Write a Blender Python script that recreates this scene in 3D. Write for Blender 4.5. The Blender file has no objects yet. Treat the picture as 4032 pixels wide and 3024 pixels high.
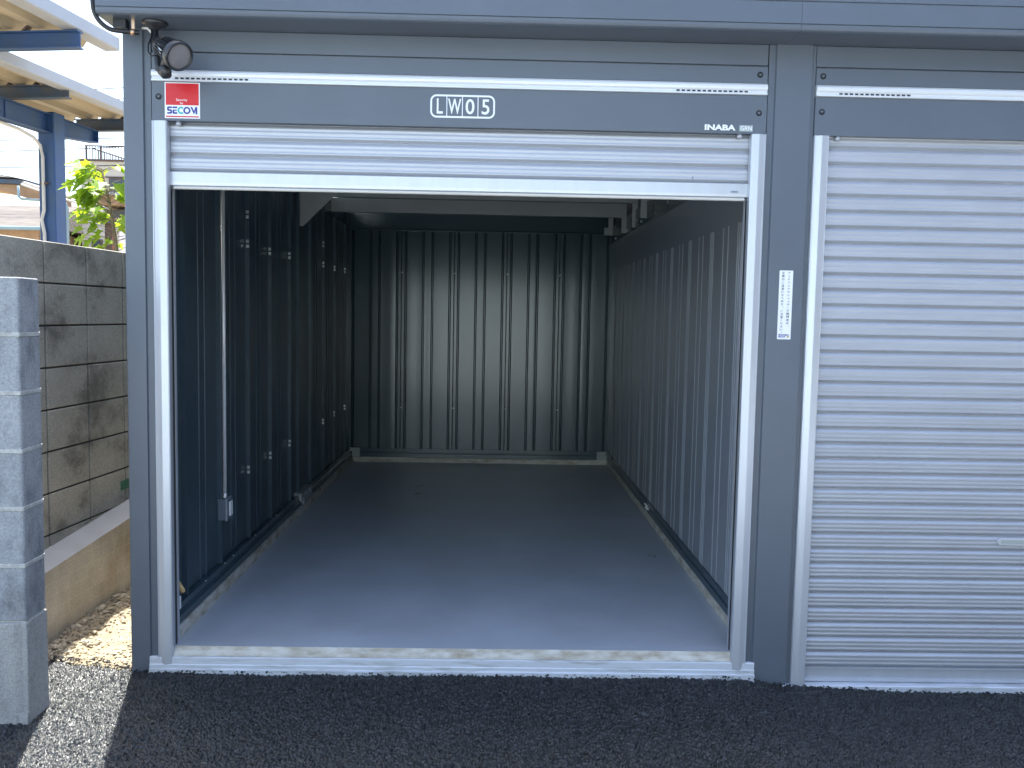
import bpy, bmesh, math, random
import numpy as np
from mathutils import Vector, Matrix, Euler
rad = math.radians
random.seed(7)
rng = np.random.default_rng(11)

# ------------------------------------------------------------------ camera, sky, sun, exposure
scene = bpy.context.scene
col = scene.collection
YAW, PITCH, ROLL = 0.02025, -0.07725, 0.01853
CAM = Vector((1.4308, -3.752, 1.5769))
cd = bpy.data.cameras.new('camera'); cam = bpy.data.objects.new('camera', cd); col.objects.link(cam)
cd.sensor_width = 36.0; cd.lens = 31.12; cd.clip_start = 0.05; cd.clip_end = 3000
fw = Vector((math.sin(YAW)*math.cos(PITCH), math.cos(YAW)*math.cos(PITCH), math.sin(PITCH)))
rt = Vector((math.cos(YAW), -math.sin(YAW), 0)); up = rt.cross(fw)
r2 = math.cos(ROLL)*rt + math.sin(ROLL)*up; u2 = -math.sin(ROLL)*rt + math.cos(ROLL)*up
m3 = Matrix((r2, u2, -fw)).transposed()
cam.matrix_world = Matrix.Translation(CAM) @ m3.to_4x4()
scene.camera = cam

SUN_AZ = math.atan2(-0.27, 0.96); SUN_EL = rad(71)
sv = Vector((math.sin(SUN_AZ)*math.cos(SUN_EL), math.cos(SUN_AZ)*math.cos(SUN_EL), math.sin(SUN_EL)))
w = bpy.data.worlds.new('World'); scene.world = w; w.use_nodes = True
nt = w.node_tree
bg = nt.nodes['Background']; sky = nt.nodes.new('ShaderNodeTexSky')
sky.sky_type = 'NISHITA'; sky.sun_disc = False; sky.sun_elevation = SUN_EL; sky.sun_rotation = SUN_AZ % (2*math.pi)
sky.air_density = 1.0; sky.dust_density = 2.5; sky.ozone_density = 1.0
nt.links.new(sky.outputs[0], bg.inputs[0]); bg.inputs[1].default_value = 0.15
sd = bpy.data.lights.new('sun', 'SUN'); sd.energy = 4.0; sd.angle = rad(0.5); sd.color = (1.0, 0.96, 0.89)
so = bpy.data.objects.new('sun', sd); col.objects.link(so)
so.rotation_euler = (-sv).to_track_quat('-Z', 'Y').to_euler(); so.location = (0, 0, 12)
scene.view_settings.view_transform = 'Standard'; scene.view_settings.look = 'None'
scene.view_settings.gamma = 1.0; scene.view_settings.exposure = 1.85

# ------------------------------------------------------------------ helpers
def new_mat(name):
    m = bpy.data.materials.new(name); m.use_nodes = True
    return m, m.node_tree, m.node_tree.nodes['Principled BSDF']

def mat(name, c, rough=0.5, metal=0.0, var=0.0, vscale=3.0, bump=0.0, bscale=60.0, c2=None, detail=6.0, spec=0.5, stretch=(1, 1, 1), rvar=0.0, lo=0.35, hi=0.65):
    """painted / mineral surface: two-tone noise variation plus a fine bump"""
    m, t, b = new_mat(name)
    b.inputs['Roughness'].default_value = rough; b.inputs['Metallic'].default_value = metal
    b.inputs['Specular IOR Level'].default_value = spec
    tc = t.nodes.new('ShaderNodeTexCoord'); mp = t.nodes.new('ShaderNodeMapping'); mp.inputs['Scale'].default_value = stretch
    t.links.new(tc.outputs['Object'], mp.inputs['Vector'])
    if c2 is None:
        c2 = tuple(max(0, x*(1-var)) for x in c); c1 = tuple(min(1, x*(1+var)) for x in c)
    else: c1 = c
    if var > 0 or c2 != c1:
        n = t.nodes.new('ShaderNodeTexNoise'); n.inputs['Scale'].default_value = vscale; n.inputs['Detail'].default_value = detail
        n.inputs['Roughness'].default_value = 0.6
        t.links.new(mp.outputs[0], n.inputs['Vector'])
        r = t.nodes.new('ShaderNodeValToRGB'); r.color_ramp.elements[0].position = lo; r.color_ramp.elements[1].position = hi
        r.color_ramp.elements[0].color = (*c2, 1); r.color_ramp.elements[1].color = (*c1, 1)
        t.links.new(n.outputs['Fac'], r.inputs['Fac']); t.links.new(r.outputs['Color'], b.inputs['Base Color'])
        if rvar > 0:
            mr = t.nodes.new('ShaderNodeMapRange'); mr.inputs['To Min'].default_value = rough-rvar; mr.inputs['To Max'].default_value = rough+rvar
            t.links.new(n.outputs['Fac'], mr.inputs['Value']); t.links.new(mr.outputs[0], b.inputs['Roughness'])
    else: b.inputs['Base Color'].default_value = (*c, 1)
    if bump > 0:
        n2 = t.nodes.new('ShaderNodeTexNoise'); n2.inputs['Scale'].default_value = bscale; n2.inputs['Detail'].default_value = 4
        t.links.new(mp.outputs[0], n2.inputs['Vector'])
        bp = t.nodes.new('ShaderNodeBump'); bp.inputs['Strength'].default_value = bump; bp.inputs['Distance'].default_value = 0.01
        t.links.new(n2.outputs['Fac'], bp.inputs['Height']); t.links.new(bp.outputs[0], b.inputs['Normal'])
    return m

class MB:
    """collects shapes and links them as ONE mesh object"""
    def __init__(s): s.bm = bmesh.new()
    def box(s, x0, x1, y0, y1, z0, z1, M=None):
        v = [s.bm.verts.new((x, y, z)) for z in (z0, z1) for y in (y0, y1) for x in (x0, x1)]
        for f in ((0, 2, 3, 1), (4, 5, 7, 6), (0, 1, 5, 4), (2, 6, 7, 3), (0, 4, 6, 2), (1, 3, 7, 5)): s.bm.faces.new([v[i] for i in f])
        if M is not None: bmesh.ops.transform(s.bm, matrix=M, verts=v)
        return s
    def prism(s, pts, a0, a1, axis='z', M=None, cap=True):
        """closed 2-D outline extruded along an axis. axis z: pts=(x,y); x: pts=(y,z); y: pts=(x,z)"""
        def P(p, a):
            return {'z': (p[0], p[1], a), 'x': (a, p[0], p[1]), 'y': (p[0], a, p[1])}[axis]
        A = [s.bm.verts.new(P(p, a0)) for p in pts]; B = [s.bm.verts.new(P(p, a1)) for p in pts]
        n = len(pts)
        for i in range(n): s.bm.faces.new((A[i], A[(i+1) % n], B[(i+1) % n], B[i]))
        if cap: s.bm.faces.new(A); s.bm.faces.new(B[::-1])
        if M is not None: bmesh.ops.transform(s.bm, matrix=M, verts=A+B)
        return s
    def tube(s, pts, r, n=8, cap=True):
        pts = [Vector(p) for p in pts]; rings = []
        rr = r if isinstance(r, (list, tuple)) else [r]*len(pts)
        ref = Vector((0.13, 0.2, 1)).normalized()
        for i, p in enumerate(pts):
            d = (pts[min(i+1, len(pts)-1)]-pts[max(i-1, 0)]).normalized()
            if abs(d.dot(ref)) > 0.95: ref = Vector((1, 0.1, 0)).normalized()
            a = d.cross(ref).normalized(); b = d.cross(a)
            rings.append([s.bm.verts.new(p+rr[i]*(math.cos(2*math.pi*k/n)*a+math.sin(2*math.pi*k/n)*b)) for k in range(n)])
        for i in range(len(rings)-1):
            for k in range(n):
                f = s.bm.faces.new((rings[i][k], rings[i][(k+1) % n], rings[i+1][(k+1) % n], rings[i+1][k])); f.smooth = True
        if cap: s.bm.faces.new(rings[0][::-1]); s.bm.faces.new(rings[-1])
        return s
    def lathe(s, prof, M, n=32):
        """prof: (radius, height) list turned about local z"""
        rings = []; allv = []
        for (r, h) in prof:
            if r < 1e-6: ring = [s.bm.verts.new((0, 0, h))]
            else: ring = [s.bm.verts.new((r*math.cos(2*math.pi*k/n), r*math.sin(2*math.pi*k/n), h)) for k in range(n)]
            rings.append(ring); allv += ring
        for a, b in zip(rings, rings[1:]):
            for k in range(n):
                q = (k+1) % n
                if len(a) == 1 and len(b) == 1: continue
                if len(a) == 1: f = s.bm.faces.new((a[0], b[q], b[k]))
                elif len(b) == 1: f = s.bm.faces.new((a[k], a[q], b[0]))
                else: f = s.bm.faces.new((a[k], a[q], b[q], b[k]))
                f.smooth = True
        bmesh.ops.transform(s.bm, matrix=M, verts=allv)
        return s
    def poly(s, pts):
        s.bm.faces.new([s.bm.verts.new(p) for p in pts]); return s
    def build(s, name, m, parent=None, bevel=0.0, seg=1, sharp=35):
        bmesh.ops.recalc_face_normals(s.bm, faces=s.bm.faces)
        me = bpy.data.meshes.new(name); s.bm.to_mesh(me); s.bm.free()
        me.materials.append(m)
        o = bpy.data.objects.new(name, me); col.objects.link(o)
        if parent is not None: o.parent = parent
        if bevel > 0:
            bv = o.modifiers.new('bevel', 'BEVEL'); bv.width = bevel; bv.segments = seg; bv.limit_method = 'ANGLE'; bv.angle_limit = rad(sharp)
        return o

def empty(name, loc=(0, 0, 0), rz=0.0):
    o = bpy.data.objects.new(name, None); o.empty_display_size = 0.1; col.objects.link(o)
    o.location = loc; o.rotation_euler = (0, 0, rz); return o
def tag(o, label, cat, group=None):
    o['label'] = label; o['category'] = cat
    if group: o['group'] = group
    return o
def kind(o, k='structure'): o['kind'] = k; return o

def text_verts(txt, vertical=False):
    """flat filled outline of a word as a temporary mesh (verts, faces)"""
    c = bpy.data.curves.new('t', 'FONT'); c.body = txt; c.resolution_u = 3
    return c
def lettering(mb, txt, x0, x1, z0, z1, y, bold=0.0, depth=0.0004, keep_aspect=False):
    """writes txt into mb, fitted to the box x0..x1 / z0..z1 on the plane y, facing -y"""
    c = bpy.data.curves.new('t', 'FONT'); c.body = txt; c.resolution_u = 4; c.offset = bold; c.fill_mode = 'FRONT'
    o = bpy.data.objects.new('t', c); col.objects.link(o)
    dg = bpy.context.evaluated_depsgraph_get(); dg.update()
    me = bpy.data.meshes.new_from_object(o.evaluated_get(dg))
    bpy.data.objects.remove(o); bpy.data.curves.remove(c)
    if len(me.vertices) == 0: bpy.data.meshes.remove(me); return
    xs = [v.co.x for v in me.vertices]; zs = [v.co.y for v in me.vertices]
    sx = (x1-x0)/max(1e-6, max(xs)-min(xs)); sz = (z1-z0)/max(1e-6, max(zs)-min(zs))
    if keep_aspect: sx = sz = min(sx, sz)
    cx = (max(xs)+min(xs))/2; cz = (max(zs)+min(zs))/2
    vs = [mb.bm.verts.new(((x0+x1)/2+(v.co.x-cx)*sx, y, (z0+z1)/2+(v.co.y-cz)*sz)) for v in me.vertices]
    for p in me.polygons:
        try: mb.bm.faces.new([vs[i] for i in p.vertices])
        except ValueError: pass
    bpy.data.meshes.remove(me)

# ------------------------------------------------------------------ materials
M = {}
M['paint'] = mat('dark grey painted steel', (0.108, 0.129, 0.160), 0.36, 0.0, var=0.06, vscale=1.6, detail=9, spec=0.5, bump=0.03, bscale=2.5, rvar=.04)
M['paint_dark'] = mat('dark shadow gap', (0.012, 0.013, 0.016), 0.6)
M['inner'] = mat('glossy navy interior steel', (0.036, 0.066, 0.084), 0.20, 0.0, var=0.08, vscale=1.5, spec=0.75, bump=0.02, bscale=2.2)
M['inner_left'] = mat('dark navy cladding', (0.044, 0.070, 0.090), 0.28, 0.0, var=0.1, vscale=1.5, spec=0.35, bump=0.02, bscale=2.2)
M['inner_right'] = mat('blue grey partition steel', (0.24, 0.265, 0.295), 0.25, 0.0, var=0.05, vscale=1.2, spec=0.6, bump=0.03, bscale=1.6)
M['inner_grey'] = mat('grey primed steel', (0.31, 0.33, 0.33), 0.5, 0.0, var=0.06, vscale=2)
M['shutter'] = mat('silver painted aluminium', (0.43, 0.45, 0.495), 0.38, 0.35, var=0.045, vscale=2.5, stretch=(1, 1, 5), bump=.03, bscale=2.5, rvar=.05)
M['alu'] = mat('bright aluminium', (0.53, 0.56, 0.61), 0.3, 0.4, var=0.03, vscale=4, stretch=(6, 6, 1))
M['strip'] = mat('bright satin aluminium strip', (0.72, 0.74, 0.77), 0.35, 0.2, var=0.03, vscale=3, stretch=(.3, 4, 4))
M['alu_worn'] = mat('scuffed white aluminium sill', (0.58, 0.62, 0.68), 0.45, 0.15, vscale=9, c2=(0.36, 0.38, 0.38), stretch=(0.6, 4, 5), lo=0.3, hi=0.5)
M['pipe_metal'] = mat('bright plated pipe', (0.80, 0.82, 0.84), 0.35, 0.3, var=0.03)
M['zinc'] = mat('galvanised steel', (0.62, 0.64, 0.66), 0.35, 0.8, var=0.1, vscale=20)
M['concrete'] = mat('raw concrete kerb', (0.58, 0.57, 0.52), 0.85, vscale=9, c2=(0.30, 0.255, 0.18), bump=0.3, bscale=90, stretch=(1, 1, 3), lo=0.3, hi=0.6)
M['floor'] = mat('blue grey floor paint', (0.42, 0.455, 0.50), 0.31, 0.0, var=0.09, vscale=2.2, detail=10, spec=0.5, bump=0.05, bscale=8, rvar=0.09)
M['white'] = mat('white vinyl', (0.82, 0.84, 0.86), 0.4, var=0.01)
M['letter_white'] = mat('white lettering', (0.78, 0.82, 0.86), 0.45, var=0.01)
M['red'] = mat('red vinyl', (0.62, 0.012, 0.02), 0.35, var=0.02)
M['navy'] = mat('navy print', (0.03, 0.035, 0.27), 0.4, var=0.02)
M['teal'] = mat('teal print', (0.01, 0.42, 0.45), 0.4, var=0.02)
M['ink'] = mat('grey ink', (0.05, 0.055, 0.07), 0.5, var=0.02)
M['tan'] = mat('gold print', (0.45, 0.30, 0.08), 0.5, var=0.02)
M['tag_grey'] = mat('grey tag', (0.36, 0.41, 0.40), 0.4, var=0.02)
M['black'] = mat('black rubber and slot shade', (0.013, 0.013, 0.015), 0.4, var=0.1)
M['black_metal'] = mat('black lamp metal', (0.02, 0.022, 0.026), 0.35, var=0.1, spec=0.6)
M['brass'] = mat('copper clamp', (0.62, 0.42, 0.27), 0.3, 0.9, var=0.1)
M['lens'] = mat('frosted lamp lens', (0.22, 0.205, 0.21), 0.15, 0.0, var=0.06, vscale=30, stretch=(1, 1, .1))
M['box_grey'] = mat('grey box plastic', (0.13, 0.16, 0.19), 0.35, var=0.05)
M['wood'] = mat('straw coloured wood', (0.50, 0.36, 0.17), 0.6, var=0.15, vscale=60)
M['blue'] = mat('weathered blue steel', (0.022, 0.075, 0.22), 0.5, 0, vscale=3.0, c2=(0.038, 0.082, 0.16), bump=0.1, bscale=40, lo=0.3, hi=0.62)
M['blue_dark'] = mat('rusty dark blue steel', (0.045, 0.085, 0.14), 0.6, vscale=4.0, c2=(0.09, 0.08, 0.07), lo=0.3, hi=0.6)
M['cream'] = mat('cream corrugated sheet', (0.40, 0.345, 0.25), 0.6, var=0.05, vscale=1.5)
M['gutter'] = mat('pale grey gutter', (0.36, 0.39, 0.43), 0.5, var=0.05, vscale=3)
M['pipe'] = mat('pale pvc pipe', (0.62, 0.60, 0.56), 0.45, var=0.05)
M['pipe_teal'] = mat('grey green pipe', (0.27, 0.38, 0.42), 0.45, var=0.05)
M['beige'] = mat('beige render', (0.50, 0.46, 0.39), 0.85, var=0.05, vscale=2)
M['dark_win'] = mat('dark window glass', (0.05, 0.06, 0.07), 0.1, var=0.05)
M['rust'] = mat('rusted railing', (0.10, 0.07, 0.06), 0.7, var=0.2, vscale=20)
M['wire'] = mat('cable black', (0.05, 0.05, 0.055), 0.6)
M['eave'] = mat('weathered eave board', (0.36, 0.24, 0.15), 0.8, var=0.15, vscale=6)
M['green_tape'] = mat('green tape', (0.08, 0.23, 0.14), 0.6, var=0.1)
M['bark'] = mat('bark', (0.20, 0.15, 0.09), 0.85, var=0.3, vscale=30, bump=0.4)
M['facing'] = mat('pale bounce facade', (0.66, 0.76, 0.75), 0.85, var=0.05, vscale=1)
M['bounce_yard'] = mat('pale bounce ground', (0.38, 0.41, 0.42), 0.85, var=0.08, vscale=1)
M['stone_bed'] = mat('sandy ground', (0.40, 0.33, 0.22), 0.95, c2=(0.27, 0.215, 0.14), vscale=9, bump=0.6, bscale=70)

def leaf_mat(name, c, c2):
    m, t, b = new_mat(name)
    b.inputs['Roughness'].default_value = 0.45
    tc = t.nodes.new('ShaderNodeTexCoord'); n = t.nodes.new('ShaderNodeTexNoise'); n.inputs['Scale'].default_value = 5
    r = t.nodes.new('ShaderNodeValToRGB'); r.color_ramp.elements[0].position = .35; r.color_ramp.elements[1].position = .65
    r.color_ramp.elements[0].color = (*c2, 1); r.color_ramp.elements[1].color = (*c, 1)
    t.links.new(tc.outputs['Object'], n.inputs['Vector']); t.links.new(n.outputs['Fac'], r.inputs[0]); t.links.new(r.outputs[0], b.inputs['Base Color'])
    tr = t.nodes.new('ShaderNodeBsdfTranslucent'); tr.inputs['Color'].default_value = (c[0]*2.2, c[1]*1.8, c[2]*.6, 1)
    mx = t.nodes.new('ShaderNodeMixShader'); mx.inputs[0].default_value = 0.5
    t.links.new(b.outputs[0], mx.inputs[1]); t.links.new(tr.outputs[0], mx.inputs[2])
    t.links.new(mx.outputs[0], t.nodes['Material Output'].inputs['Surface'])
    return m
M['leaf'] = leaf_mat('fig leaf', (0.20, 0.34, 0.05), (0.12, 0.24, 0.04))
M['leaf2'] = leaf_mat('shrub leaf', (0.10, 0.20, 0.04), (0.05, 0.11, 0.025))

def block_mat(name, c, c2, c3, vs=4.0, streak=1.0):
    """cement block: mottled base, damp stains with shapes of their own, pitted bump"""
    m, t, b = new_mat(name); b.inputs['Roughness'].default_value = 0.9
    tc = t.nodes.new('ShaderNodeTexCoord'); L = t.links.new
    n1 = t.nodes.new('ShaderNodeTexNoise'); n1.inputs['Scale'].default_value = vs; n1.inputs['Detail'].default_value = 8; n1.inputs['Roughness'].default_value = .65
    mp = t.nodes.new('ShaderNodeMapping'); mp.inputs['Scale'].default_value = (1, 1, streak)
    L(tc.outputs['Object'], mp.inputs[0]); L(mp.outputs[0], n1.inputs['Vector'])
    r = t.nodes.new('ShaderNodeValToRGB'); e = r.color_ramp.elements
    e[0].position = .34; e[0].color = (*c3, 1); e[1].position = .66; e[1].color = (*c, 1); k = e.new(.48); k.color = (*c2, 1)
    L(n1.outputs['Fac'], r.inputs[0])
    n2 = t.nodes.new('ShaderNodeTexNoise'); n2.inputs['Scale'].default_value = 130; n2.inputs['Detail'].default_value = 3
    L(tc.outputs['Object'], n2.inputs['Vector'])
    mr = t.nodes.new('ShaderNodeMapRange'); mr.inputs['From Min'].default_value = .3; mr.inputs['From Max'].default_value = .7; mr.inputs['To Min'].default_value = .78; mr.inputs['To Max'].default_value = 1.15
    L(n2.outputs['Fac'], mr.inputs[0])
    mx = t.nodes.new('ShaderNodeMix'); mx.data_type = 'RGBA'; mx.blend_type = 'MULTIPLY'; mx.inputs[0].default_value = 1
    L(r.outputs[0], mx.inputs[6]); L(mr.outputs[0], mx.inputs[7]); L(mx.outputs[2], b.inputs['Base Color'])
    bp = t.nodes.new('ShaderNodeBump'); bp.inputs['Strength'].default_value = .5; bp.inputs['Distance'].default_value = .004
    L(n2.outputs['Fac'], bp.inputs['Height']); L(bp.outputs[0], b.inputs['Normal'])
    return m
M['old_block'] = block_mat('old stained cement block', (0.52, 0.505, 0.445), (0.44, 0.425, 0.37), (0.22, 0.21, 0.185), 3.2, 1.3)
M['old_mortar'] = block_mat('old mortar', (0.11, 0.10, 0.085), (0.08, 0.075, 0.065), (0.045, 0.042, 0.036), 5)
M['new_block'] = block_mat('new grey block', (0.37, 0.38, 0.40), (0.305, 0.32, 0.34), (0.17, 0.18, 0.195), 5.0, .6)
M['new_mortar'] = block_mat('pale mortar', (0.50, 0.50, 0.48), (0.44, 0.44, 0.42), (0.35, 0.35, 0.335), 8)
M['pour'] = block_mat('poured concrete base', (0.40, 0.40, 0.385), (0.345, 0.345, 0.335), (0.25, 0.25, 0.24), 4, .5)
M['footing'] = block_mat('tan cast footing', (0.52, 0.50, 0.44), (0.42, 0.39, 0.335), (0.31, 0.265, 0.20), 2.6, .8)
def form_marks(m):
    t = m.node_tree; L = t.links.new; b = t.nodes['Principled BSDF']
    src_ = b.inputs['Base Color'].links[0].from_socket
    tc = t.nodes.new('ShaderNodeTexCoord'); sx_ = t.nodes.new('ShaderNodeSeparateXYZ'); cx_ = t.nodes.new('ShaderNodeCombineXYZ')
    L(tc.outputs['Object'], sx_.inputs[0]); L(sx_.outputs[1], cx_.inputs[0]); L(sx_.outputs[2], cx_.inputs[1])
    br = t.nodes.new('ShaderNodeTexBrick'); br.inputs['Scale'].default_value = 1.0; br.inputs['Brick Width'].default_value = .105; br.inputs['Row Height'].default_value = .062
    br.inputs['Mortar Size'].default_value = .0035; br.inputs['Mortar Smooth'].default_value = .6; br.offset = 0
    br.inputs['Color1'].default_value = (.92, .92, .92, 1); br.inputs['Color2'].default_value = (1.08, 1.07, 1.05, 1); br.inputs['Mortar'].default_value = (1.16, 1.14, 1.10, 1)
    L(cx_.outputs[0], br.inputs['Vector'])
    mx = t.nodes.new('ShaderNodeMix'); mx.data_type = 'RGBA'; mx.blend_type = 'MULTIPLY'; mx.inputs[0].default_value = .8
    L(src_, mx.inputs[6]); L(br.outputs['Color'], mx.inputs[7]); L(mx.outputs[2], b.inputs['Base Color'])
form_marks(M['footing'])
M['ledge'] = mat('smooth mortar ledge', (0.46, 0.47, 0.47), 0.8, var=0.06, vscale=5)

def asphalt_mat(name, bump):
    m, t, b = new_mat(name); L = t.links.new
    tc = t.nodes.new('ShaderNodeTexCoord')
    v = t.nodes.new('ShaderNodeTexVoronoi'); v.inputs['Scale'].default_value = 95
    n = t.nodes.new('ShaderNodeTexNoise'); n.inputs['Scale'].default_value = 3.0; n.inputs['Detail'].default_value = 8
    L(tc.outputs['Object'], v.inputs['Vector']); L(tc.outputs['Object'], n.inputs['Vector'])
    sp = t.nodes.new('ShaderNodeSeparateColor'); L(v.outputs['Color'], sp.inputs[0])
    r = t.nodes.new('ShaderNodeValToRGB'); e = r.color_ramp.elements
    e[0].position = 0; e[0].color = (0.008, 0.010, 0.011, 1); e[1].position = 1; e[1].color = (0.034, 0.040, 0.043, 1)
    L(sp.outputs[0], r.inputs[0]); L(r.outputs[0], b.inputs['Base Color'])
    b.inputs['Specular IOR Level'].default_value = .38
    rr = t.nodes.new('ShaderNodeMapRange'); rr.inputs['To Min'].default_value = .26; rr.inputs['To Max'].default_value = .5
    L(sp.outputs[1], rr.inputs[0]); L(rr.outputs[0], b.inputs['Roughness'])
    bp = t.nodes.new('ShaderNodeBump'); bp.inputs['Strength'].default_value = bump; bp.inputs['Distance'].default_value = .006
    n3 = t.nodes.new('ShaderNodeTexNoise'); n3.inputs['Scale'].default_value = 160; n3.inputs['Detail'].default_value = 3
    L(tc.outputs['Object'], n3.inputs['Vector']); L(n3.outputs['Fac'], bp.inputs['Height']); L(bp.outputs[0], b.inputs['Normal'])
    return m
M['asphalt'] = asphalt_mat('open graded asphalt', 0.35)
M['asphalt_far'] = asphalt_mat('asphalt beyond', 1.0)

# ------------------------------------------------------------------ ground
def gz(x):
    x = np.asarray(x, dtype=float)
    s = np.clip((x-2.5)/0.25, 0, 1); s = s*s*(3-2*s)
    return 0.014 - 0.034*s - np.clip(x-2.75, 0, .75)*0.034
def edge_y(x):            # where the asphalt stops against the gravel / the sills
    x = np.asarray(x, dtype=float)
    e = np.where(x < -0.05, 0.075 - (x+0.33)*0.26 , -0.004)
    return e
GX0, GX1, GY0 = -1.35, 4.45, -1.55
def make_asphalt():
    dx = 0.0032
    nx = int((GX1-GX0)/dx); ny = int((0.14-GY0)/dx)
    xs = np.linspace(GX0, GX1, nx+1); ys = np.linspace(GY0, 0.14, ny+1)
    X, Y = np.meshgrid(xs, ys, indexing='ij')
    X = X + rng.uniform(-.3, .3, X.shape)*dx; Y = Y + rng.uniform(-.3, .3, Y.shape)*dx
    cs = 0.0124
    ncx = int((GX1-GX0)/cs)+4; ncy = int((0.14-GY0)/cs)+4
    jx = rng.uniform(0.1, .9, (ncx, ncy)); jy = rng.uniform(0.1, .9, (ncx, ncy))
    hh = rng.normal(0, .0016, (ncx, ncy)); tx = rng.normal(0, .42, (ncx, ncy)); ty = rng.normal(0, .42, (ncx, ncy))
    pit = rng.uniform(0, 1, (ncx, ncy)) < .10; hh[pit] -= .005
    U = (X-GX0)/cs+1; V = (Y-GY0)/cs+1
    iu = np.clip(np.floor(U).astype(int), 1, ncx-2); iv = np.clip(np.floor(V).astype(int), 1, ncy-2)
    best = np.full(X.shape, 1e9); sec = np.full(X.shape, 1e9); H = np.zeros(X.shape)
    for a in (-1, 0, 1):
        for b in (-1, 0, 1):
            ci = iu+a; cj = iv+b
            ddx = U-(ci+jx[ci, cj]); ddy = V-(cj+jy[ci, cj])
            d = ddx**2+ddy**2
            h = hh[ci, cj]+(tx[ci, cj]*ddx+ty[ci, cj]*ddy)*cs-.35*d*cs
            n = d < best
            sec = np.where(n, best, np.minimum(sec, d))
            H = np.where(n, h, H); best = np.where(n, d, best)
    crack = np.clip(1-(np.sqrt(sec)-np.sqrt(best))/.28, 0, 1)
    H = H-crack*.0062
    lump = sum(a*np.sin(X*fx+Y*fy+p) for a, fx, fy, p in ((.0016, 9, 4, 1), (.0013, -5, 13, 2), (.001, 21, -9, 0), (.0012, 3, 27, 4)))
    Z = gz(X)+H+lump
    E = edge_y(X)
    # loose crumbs piled against the sills and rounding off at the far edge
    rag = .012*np.sin(X*37)+.009*np.sin(X*83+1)+.006*np.sin(X*171)
    d = (E+np.where(X < -.05, rag, 0))-Y
    Z = np.where(d < 0, Z-.05*np.clip(-d/.02, 0, 1), Z)
    Z = Z+np.where((d < .05) & (X > -.05), .005*(1-np.clip(d, 0, .05)/.05), 0)
    co = np.stack([X, Y, Z], -1).reshape(-1, 3).astype(np.float32)
    idx = np.arange((nx+1)*(ny+1)).reshape(nx+1, ny+1)
    q = np.stack([idx[:-1, :-1], idx[1:, :-1], idx[1:, 1:], idx[:-1, 1:]], -1).reshape(-1, 4)
    # drop quads wholly beyond the edge, keeping the skirt
    dc = d[:-1, :-1].reshape(-1)
    q = q[dc > -.03]
    me = bpy.data.meshes.new('asphalt_paving')
    me.vertices.add(len(co)); me.vertices.foreach_set('co', co.ravel())
    me.loops.add(len(q)*4); me.loops.foreach_set('vertex_index', q.ravel().astype(np.int32))
    me.polygons.add(len(q)); me.polygons.foreach_set('loop_start', np.arange(0, len(q)*4, 4, dtype=np.int32))
    me.update(calc_edges=True); me.materials.append(M['asphalt'])
    o = bpy.data.objects.new('asphalt_paving', me); col.objects.link(o); kind(o)
make_asphalt()

g = MB()     # the same paving further out, and the ground to the horizon
def sheet(x0, x1, y0, y1, z=0.0, n=1):
    xs = [x0+(x1-x0)*i/n for i in range(n+1)]
    for a, b in zip(xs, xs[1:]): g.poly([(a, y0, float(gz(a))+z), (b, y0, float(gz(b))+z), (b, y1, float(gz(b))+z), (a, y1, float(gz(a))+z)])
sheet(-9, GX0, -3.6, 0.2); sheet(GX0, GX1, -3.6, GY0, 0, 20); sheet(GX1, 20, -3.6, 0.1)
g.build('road', M['asphalt_far']); kind(bpy.data.objects['road'])
g = MB(); g.box(-30, 30, -40, -3.6, -.11, -.012); kind(g.build('bounce_yard', M['bounce_yard']))  # unseen pale ground, added to bounce sunlight into the garage
g = MB(); g.box(-900, 900, -900, 900, -.30, -.12); kind(g.build('ground', M['stone_bed']))
# gravel strip between wall and garage
g = MB()
n = 60
for i in range(n):
    for j in range(14):
        pass
def grav_h(x, y):
    base = -.012+.026*max(0, min(1, (y-float(edge_y(x))+.01)/.07))+0.045*max(0, min(1, (-0.42-x)/.18))*min(1, max(0, (y-.1)/.5))
    return base+.008*math.sin(x*31+y*17)+.006*math.sin(x*11-y*43)
gx = [-0.66+0.58*i/24 for i in range(25)]; gy = [0.0+6.0*(j/150)**1.3 for j in range(151)]
vv = [[g.bm.verts.new((x+.084*y, y, grav_h(x, y)+random.uniform(-.004, .004))) for y in gy] for x in gx]
for i in range(24):
    for j in range(150): g.bm.faces.new((vv[i][j], vv[i+1][j], vv[i+1][j+1], vv[i][j+1]))
kind(g.build('gravel_bed', M['stone_bed']))
mstone, t_, b_ = new_mat('crushed stone'); b_.inputs['Roughness'].default_value = .9
ge = t_.nodes.new('ShaderNodeNewGeometry'); rp = t_.nodes.new('ShaderNodeValToRGB')
rp.color_ramp.elements[0].color = (0.24, 0.205, 0.15, 1); rp.color_ramp.elements[1].color = (0.52, 0.46, 0.35, 1)
t_.links.new(ge.outputs['Random Per Island'], rp.inputs[0]); t_.links.new(rp.outputs[0], b_.inputs['Base Color'])
g = MB()
ico = [Vector(v) for v in ((0, 0, 1), (.89, 0, .45), (.28, .85, .45), (-.72, .53, .45), (-.72, -.53, .45), (.28, -.85, .45), (.72, .53, -.45), (-.28, .85, -.45), (-.89, 0, -.45), (-.28, -.85, -.45), (.72, -.53, -.45), (0, 0, -1))]
icf = ((0, 1, 2), (0, 2, 3), (0, 3, 4), (0, 4, 5), (0, 5, 1), (1, 6, 2), (2, 7, 3), (3, 8, 4), (4, 9, 5), (5, 10, 1), (6, 7, 2), (7, 8, 3), (8, 9, 4), (9, 10, 5), (10, 6, 1), (11, 7, 6), (11, 8, 7), (11, 9, 8), (11, 10, 9), (11, 6, 10))
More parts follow.
